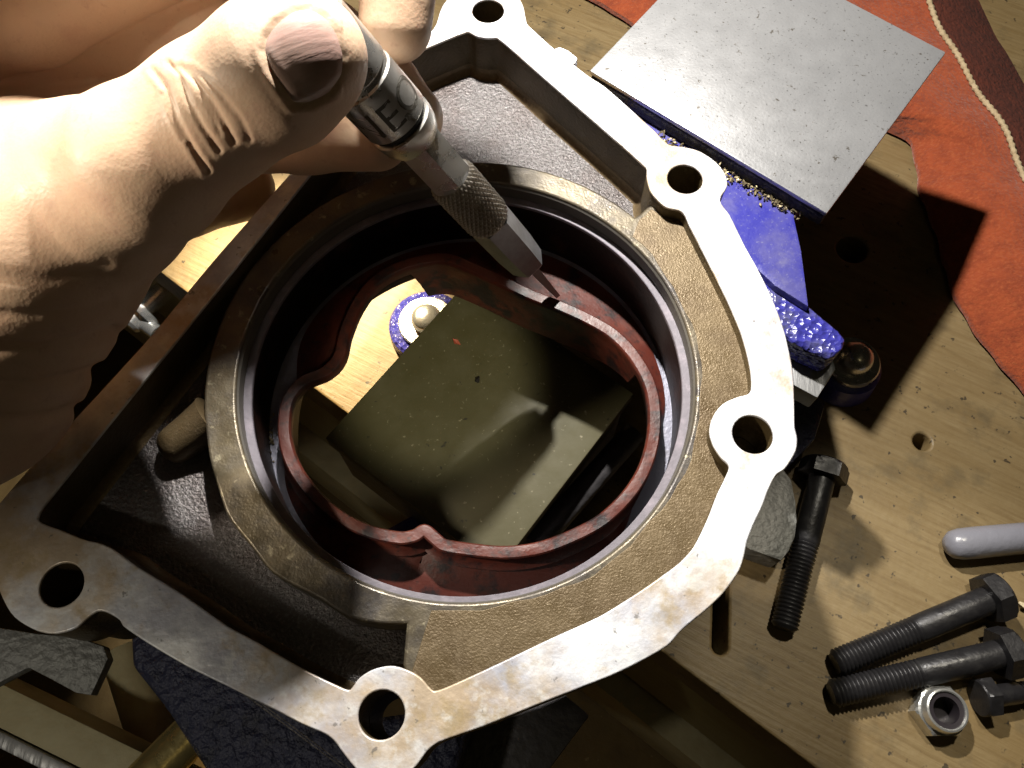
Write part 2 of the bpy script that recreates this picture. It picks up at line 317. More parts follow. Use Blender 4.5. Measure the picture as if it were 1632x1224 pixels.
for k in range(41):
    a = b0 + (b1 - b0)*k/40; r = BR + 1.3 + .35*math.sin(k*.7) + .25*math.sin(k*1.9)
    inner_arc.append(np.array([BC[0] + r*math.cos(a), BC[1] + r*math.sin(a)]))
flat('cast_skin', offset(crom(lo, 3, False), -1.2) [:-2] + inner_arc[1:-1], [], LZ - .5, LZ + .12, .1, M['cast'], hs)
# bore, snap ring, ledge
v, f = lathe([(BR+.05, -4.6), (BR-.35, -5.2), (BR-.35, -8.6), (BR+.9, -8.7), (BR+.9, -10.1), (BR-1.0, -10.15)], 128)
mesh('bore_wall', [(x+BC[0], y+BC[1], z) for x, y, z in v], f, M['bore'], hs, angle=30)
v, f = lathe([(BR-1.0, -10.15), (BR-1.0, -28.0), (BR-6.5, -28.2), (BR-6.5, -34.5), (BR+4, -34.5), (BR+4, -16.0), (BR+1.0, -15.5)], 128)
mesh('bore_sleeve', [(x+BC[0], y+BC[1], z) for x, y, z in v], f, M['sleeve'], hs, angle=30)
pr = [(BR+.3, -8.95), (BR-1.9, -8.95), (BR-2.05, -9.1), (BR-2.05, -10.0), (BR+.3, -10.0)]
v, f = lathe(pr, 128, True); mesh('snap_ring', [(x+BC[0], y+BC[1], z) for x, y, z in v], f, M['clip'], hs)
v, f = lathe([(BR-1.05, -27.6), (BR-6.6, -27.9), (BR-6.7, -28.4)], 128); mesh('ledge', [(x+BC[0], y+BC[1], z) for x, y, z in v], f, M['ledge'], hs)
# stub of a cast rib beside the rim, bolt bosses below
ra = np.array(P(330, 672, -9)); rb_ = np.array(P(272, 714, -11.5))
v, f = tube([ra - (rb_-ra)*.15, ra, ra*.6 + rb_*.4, rb_*.85+ra*.15, rb_, rb_ + (rb_-ra)*.1, rb_ + (rb_-ra)*.17, rb_ + (rb_-ra)*.2], [5.6, 5.2, 4.7, 4.4, 4.1, 3.3, 2.0, .4], 24); mesh('rib', v, f, M['cast'], hs)
for x, y in bolt_c:
    v, f = lathe([(7.2, -14), (6.8, -32), (4.4, -32), (4.4, -14)], 32, True); mesh('bolt_boss', [(a+x, b+y, c) for a, b, c in v], f, M['wall'], hs)
lug = pts([(883,77),(893,74),(906,80),(921,92),(917,101),(905,100)], -1.2); bevelled('casting_lug', *prism(lug, -6, -1.2), M['face'], hs, .5)

# ------------------------------------------------------------------ red shaft seal
seal = thing('oil_seal', 'dark red rubber shaft seal, cut and buckled, sitting in the round bore', 'seal', (BC[0], BC[1], -23))
LP = [(690,410),(640,422),(598,446),(568,485),(549,530),(540,566),(520,590),(482,607),(459,636),(452,680),(459,722),(478,760),(512,800),(556,832),(600,850),(640,857),(661,853),(676,845),(690,855),(706,868),(753,876),(808,880),(860,873),(912,854),(960,828),(1000,790),(1026,750),(1040,706),(1044,660),(1036,612),(1012,568),(978,532),(936,507),(890,486),(842,467),(790,442),(740,420),(714,411)]
ZL = -18.0
lp = [np.array(q) for q in crom([P(x, y, ZL)[:2] for x, y in LP], 5)]
if area(lp) < 0: lp = lp[::-1]
n = len(lp)
bcx = np.array(BC)
from_ang = [math.atan2(*(q - bcx)[::-1]) for q in lp]
skirt = []
for q in lp:                                            # skirt is deep on the far right side, cut short elsewhere
    X = q[0]; Y = q[1]; d = 3.2
    if Y > 84: d = 3.6 + 13.2*np.clip((X + 25.5)/1.0, 0, 1)
    d = min(d, 16.8)
    if X > 22: d = 3.2 + (d - 3.2)*np.clip((Y - 70)/26, 0, 1)
    skirt.append(d)
nrm = []
for i in range(n):
    t = lp[(i+1) % n] - lp[i-1]; t /= np.linalg.norm(t); nrm.append(np.array([t[1], -t[0]]))
nrm = [(nrm[i-2] + nrm[i-1] + nrm[i] + nrm[(i+1) % n] + nrm[(i+2) % n]) for i in range(n)]; nrm = [q/np.linalg.norm(q) for q in nrm]
v = []; f = []; rows = 0
prof_n = 15
for i in range(n):
    q = lp[i]; o_ = nrm[i]; d = skirt[i]
    rad = (q - bcx); rr = np.linalg.norm(rad); ang_ = math.degrees(math.atan2(rad[1], rad[0])); wr = BR - 2.2 - 4.6*max(math.exp(-((ang_+22)/15)**2), math.exp(-((abs(ang_)-176)/14)**2)); wall = bcx + rad/rr*wr
    wob = .25*math.sin(i*.31) + .15*math.sin(i*.83)
    gap = max(0., wr - rr)
    def mix(t, zz, base): 
        p_ = base*(1-t) + wall*t; return (p_[0], p_[1], zz)
    iq = q - o_*1.5; oq = q + o_*1.5
    prof = [(*(iq + o_*.9), ZL - d - .1), (*(iq + o_*.1), ZL - d), (*iq, ZL - d*.6), (*(iq - o_*.1), ZL - 1.5), (*(iq + o_*.02), ZL - .35), (*(iq + o_*.35), ZL), (*q, ZL + .02 + wob*.3),
            (*(oq - o_*.35), ZL), (*(oq - o_*.02), ZL - .35), (*(oq - o_*.2), ZL - 1.6), (*(oq - o_*.9), ZL - 3.4), (*(oq + o_*.1), ZL - 5.0),
            (*(oq + o_*min(1.5, gap*.3)), ZL - 5.6), (*(oq + o_*min(1.2, gap*.3)), ZL - 6.6), mix(.35, ZL - 7.4, oq)[:2] + (ZL - 7.4,), mix(.98, ZL - 9.2, oq)[:2] + (ZL - 9.2,), mix(1.0, ZL - 11, oq)[:2] + (ZL - 11,)]
    prof_n = len(prof); v += prof
for i in range(n):
    j = (i+1) % n
    for k in range(prof_n-1): f.append((i*prof_n+k, i*prof_n+k+1, j*prof_n+k+1, j*prof_n+k))
mesh('rubber_lip', v, f, M['rubber'], seal, angle=38)

# ------------------------------------------------------------------ vise
vise = thing('bench_vise', 'blue bench vise with open steel jaws under the aluminium housing', 'vise', (30, 120, -90))
ZJ = -13.2
c0, c1 = np.array(P(940, 112, ZJ)[:2]), np.array(P(1318, 340, ZJ)[:2]); ej = (c1-c0)/np.linalg.norm(c1-c0); nj = np.array([-ej[1], ej[0]])
c2 = np.array(P(1508, 83, ZJ)[:2]); dep = (c2-c1) @ nj
sk = ej * ((c2-c1) @ ej) 
jaw = [c0, c1, c1 + nj*dep + sk, c0 + nj*dep + sk]
def shift(pl, d): 
    c = sum(pl)/len(pl); return [q + (q-c)/np.linalg.norm(q-c)*d for q in pl]
bevelled('fixed_jaw', *prism([tuple(q) for q in jaw], ZJ - 1.5, ZJ), M['jaw'], vise, .5)
under = [c0 + ej*.4 + nj*.2, c1 - ej*.2 + nj*.2, jaw[2] - nj*1 - ej*.8, jaw[3] - nj*1 + ej*1]
bevelled('jaw_base', *prism([tuple(q) for q in under], ZJ - 6.2, ZJ - 1.6), M['jaw_side'], vise, .8)
neck = [c0 + ej*12 + nj*3, c1 - ej*10 + nj*3, jaw[2] - nj*14 - ej*14, jaw[3] - nj*14 + ej*12]
bevelled('jaw_column', *prism([tuple(q) for q in neck], -88, ZJ - 6.4), M['jaw_side'], vise, 2)
# blue slide between the jaws
zb = -19.6
bl = pts([(1010,165),(1075,175),(1290,310),(1266,345),(1278,400),(1290,490),(1235,455),(1100,330),(1000,300),(960,200)], zb)
bevelled('slide_cover', *prism(bl[:], zb - 14, zb), M['blue'], vise, .8)
zr = -22.0
br = pts([(1150,400),(1236,448),(1290,486),(1338,526),(1350,541),(1344,556),(1324,573),(1270,548),(1235,520),(1150,470)], zr)
bevelled('hammered_end', *prism(br, zr - 9, zr), M['bluerough'], vise, 1.6, 3)
zs = -31.0
sl = pts([(1150,470),(1250,515),(1326,568),(1332,588),(1303,634),(1262,612),(1150,560)], zs); bevelled('slide_bar', *prism(sl, zs - 7, zs), M['slide'], vise, .5)
sb = pts([(1150,520),(1262,590),(1318,640),(1300,700),(1262,740),(1150,700)], -76); bevelled('slide_base', *prism(sb, -88, -76), M['bluedark'], vise, 1.5)
pl = pts([(1180,742),(1246,742),(1262,765),(1269,800),(1271,830),(1268,855),(1258,878),(1246,894),(1196,876),(1150,850)], -76)
bevelled('base_foot', *prism(pl, -88, -76), M['pad'], vise, 1.0)
# moving jaw seen through the bore
zo = -48.0
o0 = np.array(P(518, 698, zo)[:2]); o1 = np.array(P(710, 486, zo)[:2]); u2 = (o1-o0)/np.linalg.norm(o1-o0); w2 = np.array([u2[1], -u2[0]])
W2 = (np.array(P(838, 852, zo)[:2]) - o0) @ w2
mj = [o0, o0 + w2*W2, o0 + w2*W2 + u2*62, o0 + u2*62]
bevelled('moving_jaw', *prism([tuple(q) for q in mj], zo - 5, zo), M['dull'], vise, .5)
mj2 = [o0 + u2*.8 + w2*.8, o0 + w2*(W2-.8) + u2*.8, o0 + w2*(W2-.8) + u2*60, o0 + u2*60 + w2*.8]
bevelled('moving_jaw_face', *prism([tuple(q) for q in mj2], zo - 34, zo - 5.1), M['pad'], vise, .8)
bb = pts([(600,850),(690,800),(790,850),(760,905),(640,905)], -72); bevelled('moving_jaw_body', *prism(bb, -88, -72), M['blue'], vise, 2)
# fixing bolts on their lugs
def fixing(px, py, r, zt, lugm, lugz):
    x, y, _ = P(px, py, zt)
    v, f = lathe([(0.01, lugz), (r+2.6, lugz), (r+3.4, lugz-1), (r+3.6, -89.6)], 48); mesh('base_lug', [(a+x, b+y, c) for a, b, c in v], f, lugm, vise)
    v, f = lathe([(0.01, zt), (r-.4, zt), (r, zt-.4), (r, lugz-.1)], 48); w = mesh('washer', [(a+x, b+y, c) for a, b, c in v], f, M['zinc'], vise)
    v, f = lathe([(0.01, zt+5.0), (r*.32, zt+4.9), (r*.46, zt+4.1), (r*.52, zt+3), (r*.52, zt-.1)], 6 if False else 24); mesh('bolt_head', [(a+x, b+y, c) for a, b, c in v], f, M['zinc'], vise)
fixing(680, 512, 9.6, -82, M['bluerough'], -83.6)
x, y, _ = P(1360, 575, -78)
v, f = lathe([(0.01, -80), (8.6, -80.2), (10.4, -81.5), (11.5, -89.6)], 48); mesh('base_lug', [(a+x, b+y, c) for a, b, c in v], f, M['blue'], vise)
v, f = lathe([(0.01, -71.2), (2.6, -71.6), (4.6, -73), (5.6, -75.4), (5.8, -77.4), (8.3, -77.6), (8.8, -78.2), (8.8, -79.9)], 40); mesh('dome_nut', [(a+x, b+y, c) for a, b, c in v], f, M['chrome'], vise)
x, y, _ = P(786, 866, -70); v, f = lathe([(0.01, -66), (4.2, -66.5), (5.6, -69), (5.8, -76)], 32); mesh('guide_pin', [(a+x, b+y, c) for a, b, c in v], f, M['pad'], vise)
gp, gq = P(850, 870, -62), P(1010, 690, -62); v, f = tube([gp, gq], 3.6, 16); mesh('guide_rod', v, f, M['slate'], vise)
# moving-jaw casting, spindle and handle at lower left
db = pts([(205,1000),(330,1040),(560,1150),(760,1120),(960,1090),(938,1142),(860,1240),(700,1330),(420,1330),(330,1235),(262,1130),(208,1062)], -46)
bevelled('jaw_casting', *prism(db[:4] + db[7:], -76, -46), M['bluedark'], vise, 2.5, 3)
st = pts([(700,1120),(880,1080),(902,1108),(940,1140),(858,1250),(700,1330)], -66); bevelled('slide_plate', *prism(st, -76, -66), M['slate'], vise, .8)
v, f = tube([P(222,1255,-58), P(330,1145,-62)], 5.4, 24); mesh('handle_bar', v, f, M['brass'], vise)
v, f = tube([P(200,1040,-92), P(258,1215,-88)], 6.6, 24); mesh('spindle', v, f, M['rail'], vise)
lz = -14.0
lg = pts([(-60,985),(-5,1000),(60,1010),(120,1015),(165,1030),(172,1050),(145,1108),(120,1104),(80,1082),(45,1064),(10,1082),(-60,1120)], lz)
plate = tag(bevelled('steel_plate', *prism(lg, lz - 3, lz), M['pad'], None, .4), 'pale grey steel plate edge showing below the shaded flange corner', 'plate')
rb1 = np.array(P(20, 1098, -60)); rb2 = np.array(P(262, 1216, -60))
d_ = (rb2-rb1)[:2]/np.linalg.norm((rb2-rb1)[:2]); n_ = np.array([d_[1], -d_[0]])
q = [rb1[:2]-d_*60, rb2[:2]+d_*6, rb2[:2]+d_*6+n_*9, rb1[:2]-d_*60+n_*9]
ang = thing('steel_angle', 'greenish steel angle rail running below the shaded flange corner', 'rail', tuple(rb1))
bevelled('web', *prism([tuple(a) for a in q], -78, -60), M['rail'], ang, .8)
q2 = [a + n_*0 for a in (q[0]+n_*9.2, q[1]+n_*9.2, q[1]+n_*12.5, q[0]+n_*12.5)]; bevelled('rim', *prism([tuple(a) for a in q2], -78, -58.5), M['slide'], ang, .6)
# bolt on the bench front
bx = thing('carriage_bolt', 'shiny steel bolt on the bench front beside the palm', 'bolt', P(228, 492, -120))
cpt = np.array(P(232, 490, -118)); ax = np.array([-nb[0], -nb[1], 0])
v, f = lathe([(0.01, 10), (4.5, 9.6), (5.4, 8.4), (5.4, 4.2), (8.5, 4.1), (8.8, 3.2), (8.8, 1.2), (4, 1), (4, -12)], 24); mesh('bolt_head', xf(v, frame(cpt, ax)), f, M['zinc'], bx)
v, f = tube([cpt + ax*5 + np.array([e[0], e[1], 0])*12, cpt + ax*5 - np.array([e[0], e[1], 0])*12], 3, 16); mesh('cross_pin', v, f, M['zinc'], bx)

# filings and crumbs
def crumbs(name, centres, m, label, cat=None, kind='stuff'):
    V = []; F = []
    for (x, y, z, s) in centres:
        k = len(V); R = Matrix.Rotation(random.uniform(0, 6.3), 3, Vector((random.gauss(0,1), random.gauss(0,1), random.gauss(0,1))).normalized())
        q = [R @ Vector(a) for a in ((1.6,0,0),(-1.3,.2,0),(0,.8,.1),(0,-.7,0),(.2,0,.6),(0,.1,-.6))]
        V += [(x + a.x*s, y + a.y*s, z + a.z*s) for a in q]
        F += [(k+a, k+b, k+c) for a, b, c in ((0,2,4),(2,1,4),(1,3,4),(3,0,4),(2,0,5),(1,2,5),(3,1,5),(0,3,5))]
    o = mesh(name, V, F, m, None, smooth=False); tag(o, label, cat, kind=kind); return o
cs = []
for i in range(420):
    t = random.random(); px = 1040 + 235*t + random.gauss(0, 6); py = 219 + 118*t + random.gauss(0, 6) 
    cs.append((*P(px, py, zb + .4)[:2], zb + .3 + abs(random.gauss(0, .5)), random.uniform(.18, .75)))
crumbs('metal_filings', cs, M['grime'], 'oily metal filings heaped along the foot of the bright jaw')
cs = []
for i in range(60):
    px = random.gauss(428, 6); py = random.gauss(700, 22); cs.append((*P(px, py, -27)[:2], -27.3, random.uniform(.15, .5)))
crumbs('oily_grit', cs, M['grime'], 'greasy grit clinging inside the bore')
tag(crumbs('rubber_crumb', [(*P(727, 546, zo)[:2], zo + .5, 1.1)], M['crumb_red'], 'small red rubber crumb lying on the dark jaw inside the bore', 'crumb', None))
tag(crumbs('rubber_crumb', [(*P(761, 606, zo)[:2], zo + .4, 1.35)], M['blackrubber'], 'small black rubber crumb lying on the dark jaw inside the bore', 'crumb', None))
tag(crumbs('wood_crumb', [(*P(1628, 966, -89)[:2], -88.3, 1.9)], M['crumb'], 'pale crumb on the bench by the middle bolt head', 'crumb', None))

# ------------------------------------------------------------------ bolts and nut on the bench
def hexprism(af, z0, z1, ch):
    r = af/2/math.cos(math.pi/6); rc = af/2*.97; V = []; F = []; n = 48
    def R(i):
        a = (i*360/n) % 60 - 30; return af/2/math.cos(math.radians(a))
    rows = [(z0, lambda i: R(i)), (z1-ch, lambda i: R(i) if R(i) < rc*1.03 else R(i)), (z1-ch*.35, lambda i: min(R(i), rc*1.075)), (z1, lambda i: rc*.98), (z1, lambda i: .01)]
    for z, fn in rows:
        for i in range(n): a = 2*math.pi*i/n; V.append((fn(i)*math.cos(a), fn(i)*math.sin(a), z))
    for k in range(len(rows)-1):
        for i in range(n): j = (i+1) % n; F.append((k*n+i, k*n+j, (k+1)*n+j, (k+1)*n+i))
    F.append(tuple(reversed(range(n)))); return V, F
def hexbolt(tip, head, label, d=8., af=13., hh=5.4, thread=26, roll=0., group='black hex bolts lying on the bench'):
    tip = np.array(tip); head = np.array(head); L = np.linalg.norm(head-tip); axd = (head-tip)/L
    t = thing('hex_bolt', label, 'bolt', tuple(tip), group)
    Mx = frame(tip, axd) @ Matrix.Rotation(roll, 4, 'Z')
    pitch = 1.25; prof = [(.01, 0), (d/2-1.1, 0.02)]; z = .6
    while z < thread:
        prof += [(d/2-.62, z), (d/2-.05, z+pitch*.42), (d/2-.05, z+pitch*.55)]; z += pitch
    v, f = lathe(prof + [(d/2-.5, thread+.5)], 32); mesh('thread', xf(v, Mx), f, M['bolt'], t, angle=50)
    v, f = lathe([(d/2-.5, thread+.4), (d/2, thread+1.4), (d/2, L+.1)], 32); mesh('shank', xf(v, Mx), f, M['bolt'], t)
    v, f = hexprism(af, 0, hh, 1.2); Mh = Mx @ Matrix.Translation((0, 0, L)); mesh('head', xf(v, Mh), f, M['bolt'], t, angle=22)
    return t
hexbolt(P(1249, 1003, -86), P(1310, 762, -83.6), 'black hex bolt lying apart from the others beside the grey vise foot', roll=.4)
hexbolt(P(1330, 1058, -86), P(1572, 957, -83.6), 'black hex bolt, the upper of the two lying tip to tip', roll=.15)
hexbolt(P(1324, 1106, -86), P(1590, 1043, -83.6), 'black hex bolt lying just above the silver lock nut', roll=.35)
hexbolt(P(1690, 1095, -87), P(1580, 1110, -85.6), 'small dark bolt beside the lock nut, its end out of view', d=6, af=10, hh=4, thread=12, group=None)
nt_ = np.array(P(1511, 1132, -81.5)); nut = thing('lock_nut', 'silver lock nut with dark insert standing on the bench', 'nut', (nt_[0], nt_[1], -90))
v, f = lathe([(3.4, -90), (3.4, -83.4)], 32); 
hx, hf = hexprism(13, -90, -84.4, .8); hf = [q for q in hf if not all(abs(hx[i][2]+84.4) < 1e-6 and math.hypot(*hx[i][:2]) < 6.4 for i in q)]; hx = [a for a in hx]
mesh('nut_body', [(a+nt_[0], b+nt_[1], c) for a, b, c in hx], hf, M['zinc'], nut, angle=22)
v, f = lathe([(6.15, -84.6), (6.0, -82.6), (5.7, -81.7), (5.2, -81.5), (4.9, -81.8), (4.85, -83)], 40); mesh('collar', [(a+nt_[0], b+nt_[1], c) for a, b, c in v], f, M['zinc'], nut)
v, f = lathe([(4.88, -82.3), (3.6, -82.4), (3.5, -83.2), (3.5, -88.8), (.01, -88.9)], 40); mesh('insert', [(a+nt_[0], b+nt_[1], c) for a, b, c in v], f, M['nylon'], nut)
ca, cb = np.array(P(1510, 869, -85)), np.array(P(1690, 852, -85)); L = np.linalg.norm(cb-ca); prof = [(.01, -.6), (2.6, -.2), (4.1, 1.4), (4.7, 4.0), (4.8, 8), (4.6, L-3), (3.5, L-1), (.01, L)]
v, f = lathe(prof, 32); tag(mesh('plastic_cap', xf(v, frame(ca, cb-ca)), f, M['plastic'], None, angle=60), 'smooth grey rounded plastic plug lying on the bench', 'plug')

# ------------------------------------------------------------------ orange suede with its corded seam
lea = thing('suede_leather', 'rust orange suede leather with a pale corded seam lying on the bench', 'leather', P(1560, 250, -88))
edge = [(700,-190),(820,-70),(938,0),(1005,40),(1150,110),(1300,175),(1440,225),(1470,310),(1497,406),(1528,480),(1562,545),(1606,600),(1660,650),(1740,710)]
ew = crom([np.array(P(x, y, -88)[:2]) for x, y in edge], 8, False)
seam_px = [(1330,-260),(1400,-140),(1478,0),(1500,45),(1530,95),(1565,150),(1590,185),(1610,220),(1632,275),(1670,380),(1720,480),(1790,580),(1860,660)]
sw = crom([np.array(P(x, y, -74)[:2]) for x, y in seam_px], 10, False)
def resamp(c, n):
    c = np.array(c); d = np.r_[0, np.cumsum(np.linalg.norm(np.diff(c, axis=0), axis=1))]; t = np.linspace(0, d[-1], n)
    return np.stack([np.interp(t, d, c[:, 0]), np.interp(t, d, c[:, 1])], 1)
NE, NC = 140, 70
ee = resamp(ew, NE); ss = resamp(sw, NE)
ee += np.stack([np.sin(np.arange(NE)*.37)*.9 + np.sin(np.arange(NE)*1.13 + 1)*.45, np.cos(np.arange(NE)*.29)*.9 + np.sin(np.arange(NE)*.91)*.4], 1)
def suede(n_rows, fn, thick, name, m):
    V = []; F = []
    for i in range(NE):
        for k in range(n_rows): V.append(fn(i, k/(n_rows-1)))
    for i in range(NE-1):
        for k in range(n_rows-1): F.append((i*n_rows+k, (i+1)*n_rows+k, (i+1)*n_rows+k+1, i*n_rows+k+1))
    top = len(V); V += [(a, b, c-thick) for a, b, c in V]; F += [tuple(top+i for i in reversed(q)) for q in F]
    rim_ = [i*n_rows for i in range(NE)]; 
    for a, b in zip(rim_, rim_[1:]): F.append((a, b, b+top, a+top)[::-1])
    return mesh(name, V, F, m, lea, angle=60)
def f1(i, t):
    a, b = ee[i], ss[i]; p = a*(1-t) + b*t
    z = -86.4 + 12.4*(1-(1-t)**2.2)*.95 + .9*math.sin(p[0]*.11+p[1]*.05) *t + .6*math.sin(p[1]*.19)*t
    return (p[0], p[1], z)
suede(NC, f1, 2.0, 'front_panel', M['suede'])
def f2(i, t):
    a = ss[i]; tn = ss[min(i+1, NE-1)] - ss[max(i-1, 0)]; tn /= np.linalg.norm(tn); o_ = np.array([-tn[1], tn[0]]); 
    if o_[0] < 0: o_ = -o_
    p = a + o_*(t*30)
    return (p[0], p[1], f1(i, 1)[2] + .2 - 10.5*t**1.4 + .5*math.sin(p[1]*.2)*t)
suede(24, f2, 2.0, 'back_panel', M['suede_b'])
cp = []
for i in range(NE):
    z = f1(i, 1)[2] + .9; cp.append((ss[i][0], ss[i][1], z))
cv = []
for k, (a, b) in enumerate(zip(cp, cp[1:])):
    for s_ in range(4):
        t = s_/4; w = (k*4+s_); p = np.array(a)*(1-t) + np.array(b)*t; cv.append(p)
v, f = tube(cv, [1.0 + .22*math.sin(i*1.25) for i in range(len(cv))], 10); mesh('cord', v, f, M['cord'], lea, angle=80)

# ------------------------------------------------------------------ hand tool
tip = np.array(P(886, 469, -17.2)); grv = np.array(P(633, 190, 42)); axd = (grv - tip)/np.linalg.norm(grv - tip)
def proj(p):
    r = np.array([p[0], p[1], p[2]-CAMH]); xc = r[0]; yc = r[1]*CT + r[2]*ST; zc = -( -r[1]*ST + r[2]*CT); return 816 + FPX*xc/zc, 612 - FPX*yc/zc, zc
def s_at(px, py):
    ts = np.linspace(0, 130, 1301); d = [math.hypot(proj(tip+axd*t)[0]-px, proj(tip+axd*t)[1]-py) for t in ts]; return ts[int(np.argmin(d))]
sB, sK0, sK1, sC, sG = s_at(846, 413), s_at(780, 351), s_at(719, 280), s_at(662, 222), s_at(633, 190)
tool = thing('hand_driver', 'chromed hand driver with knurled sleeve and flat blade, held in the hand', 'hand tool', tuple(tip))
view = Vector((0, 0, CAMH)) - Vector(tuple(tip + axd*40))
TM = frame(tip, axd, view)                    # local x faces the lens
v, f = box(-1.6, 1.6, -1.35, 1.35, 0, sB + 4); v = [(x*(1 - .25*(z < 1)), y*(.45 if z < 1 else 1), z) for x, y, z in v]
mesh('blade', xf(v, TM), f, M['blade'], tool)
# four flats drawn to a ridge
NS = 48; V = []; F = []
def sup(a, r, flat): 
    c, s_ = math.cos(a), math.sin(a); rr = r; 
    k = math.cos(math.pi/6)/max(abs(math.cos(((a+math.pi/6) % (math.pi/3)) - math.pi/6)), .1)
    return rr*((1-flat) + flat*k*1.06)
rowsz = [(sB-1.2, 3.2, .7), (sB, 4.2, .9), (sB+6, 4.6, 1.0), (sK0-1.5, 4.75, 1.0), (sK0, 4.75, 1.0)]
for z, r, fl in rowsz:
    for i in range(NS): a = 2*math.pi*i/NS; q = sup(a, r, fl); V.append((q*math.cos(a), q*math.sin(a), z))
for k in range(len(rowsz)-1):
    for i in range(NS): j = (i+1) % NS; F.append((k*NS+i, k*NS+j, (k+1)*NS+j, (k+1)*NS+i))
F.append(tuple(reversed(range(NS)))); mesh('bit', xf(V, TM), F, M['blade'], tool, angle=12)
# knurled sleeve: real diamond relief
nk, mk = 320, 150; V = []; F = []
for k in range(mk+1):
    z = sK0 + (sK1-sK0)*k/mk; ed = min(1, min(k, mk-k)/12)**.7
    for i in range(nk):
        a = 2*math.pi*i/nk; q = 30
        h = min(abs(math.sin(q*a/2 + z*1.7)), abs(math.sin(q*a/2 - z*1.7)))
        r = 4.55 + .05*ed + (.75*ed*h**.8) - .0
        V.append((r*math.cos(a), r*math.sin(a), z))
for k in range(mk):
    for i in range(nk): j = (i+1) % nk; F.append((k*nk+i, k*nk+j, (k+1)*nk+j, (k+1)*nk+i))
mesh('knurled_sleeve', xf(V, TM), F, M['knurl'], tool, angle=80)
V = []; F = []; rowsz = [(sK1-.1, 4.6, 0), (sK1+.6, 4.7, 1), (sC-1.0, 4.75, 1), (sC+1.5, 4.9, .3)]
for z, r, fl in rowsz:
    for i in range(NS): a = 2*math.pi*i/NS + math.pi/6; q = sup(2*math.pi*i/NS, r, fl); V.append((q*math.cos(a), q*math.sin(a), z))
for k in range(len(rowsz)-1):
    for i in range(NS): j = (i+1) % NS; F.append((k*NS+i, k*NS+j, (k+1)*NS+j, (k+1)*NS+i))
mesh('hex_shank', xf(V, TM), F, M['chrome'], tool, angle=12)
v, f = lathe([(4.6, sC), (5.3, sC+.4), (6.1, sC+2.2), (6.45, sC+4.0), (6.5, sG-.9), (6.2, sG-.6), (5.7, sG-.5), (5.7, sG+.5), (6.3, sG+.7), (6.55, sG+1.0), (6.55, sG+11.2), (6.2, sG+11.6), (6.15, sG+12.6), (6.5, sG+13), (6.5, sG+24), (5.8, sG+25.4), (.01, sG+25.6)], 72)
mesh('socket_body', xf(v, TM), f, M['chrome'], tool, angle=25)
v, f = lathe([(5.75, sG-.52), (5.95, sG-.3), (5.95, sG+.3), (5.75, sG+.52)], 64); mesh('groove_ring', xf(v, TM), f, M['groove'], tool)
# stamped letters wrapped round the body
def stamped(txt, ang0, z0, size, step):
    for k, ch in enumerate(txt):
        cu = bpy.data.curves.new('t', 'FONT'); cu.body = ch; cu.size = 1; cu.align_x = 'CENTER'; cu.resolution_u = 4; cu.extrude = 0
        o = bpy.data.objects.new('t', cu); COL.objects.link(o); bpy.context.view_layer.update()
        me = bpy.data.meshes.new_from_object(o.evaluated_get(bpy.context.evaluated_depsgraph_get())); bpy.data.objects.remove(o)
        bm = bmesh.new(); bm.from_mesh(me); bmesh.ops.triangulate(bm, faces=bm.faces); bmesh.ops.subdivide_edges(bm, edges=bm.edges, cuts=2)
        for w in bm.verts:
            x, y = w.co.x*size, w.co.y*size
            a = ang0 + k*step + x/6.6; w.co = (TM @ Vector((6.585*math.cos(a), 6.585*math.sin(a), z0 + y)))*S
        bm.to_mesh(me); bm.free(); me.materials.clear()
        link('stamped_letter', me, M['stamp'], tool, smooth=False)
stamped('NEO', -.95, sG + 2.6, 8.5, .86)

# ------------------------------------------------------------------ hand
CAPS = []
def C(group, *nodes):
    ns = [(Q(x, y, d), r*d/FPX) for x, y, d, r in nodes]
    for a, b in zip(ns, ns[1:]): CAPS.append((group, a[0], b[0], a[1], b[1]))
C('thumb', (-330,760,172,190), (-90,585,156,198), (30,388,148,196), (150,312,143,146), (228,266,135,124), (322,194,132,106), (352,172,131,104), (440,118,128,113), (484,92,127,101))
C('palm', (-320,420,180,190), (-70,340,158,160), (60,262,150,92))
C('palm2', (-420,240,178,260), (-190,70,178,190), (-20,-30,176,150), (150,-120,176,120))
C('index', (-150,30,160,120), (40,8,158,92), (300,-110,152,80), (400,-190,150,72))
def W(group, *nodes):
    for a, b in zip(nodes, nodes[1:]): CAPS.append((group, np.array(a[:3], float), np.array(b[:3], float), a[3], b[3]))
tip_i = Q(630, 41, 154)
W('shade_knuckles', (-150,140,90,24), (-104,152,97,21), (-54,160,102,14.5), (-16,174,104,11), (-16,163,80,8.8), (*tip_i, 6.8))  # index tip, plus unseen knuckle bulk added overhead to shade the fingers
C('middle', (-130,130,180,120), (100,62,177,95), (330,22,171,80), (520,72,168,66), (604,140,168,60), (652,188,168,54))
C('ring', (-130,200,182,120), (80,215,181,92), (330,214,177,66), (490,212,173,60), (600,220,171,52))
C('little', (-150,290,184,120), (60,310,188,86), (280,312,197,66), (385,300,206,52))
BLEND = {'shade_knuckles': 4., 'thumb': 0, 'palm': 9., 'palm2': 7., 'index': 2.0, 'middle': 1.4, 'ring': 1.4, 'little': 1.6}
def cdist(p, a, b, ra, rb):
    ab = b - a; t = np.clip(((p - a) @ ab)/(ab @ ab), 0, 1); return np.linalg.norm(p - a - t[:, None]*ab, axis=1) - (ra + (rb - ra)*t)
def smin(a, b, k):
    if k <= 0: return np.minimum(a, b)
    h = np.maximum(k - np.abs(a - b), 0)/k; return np.minimum(a, b) - h*h*k*.25
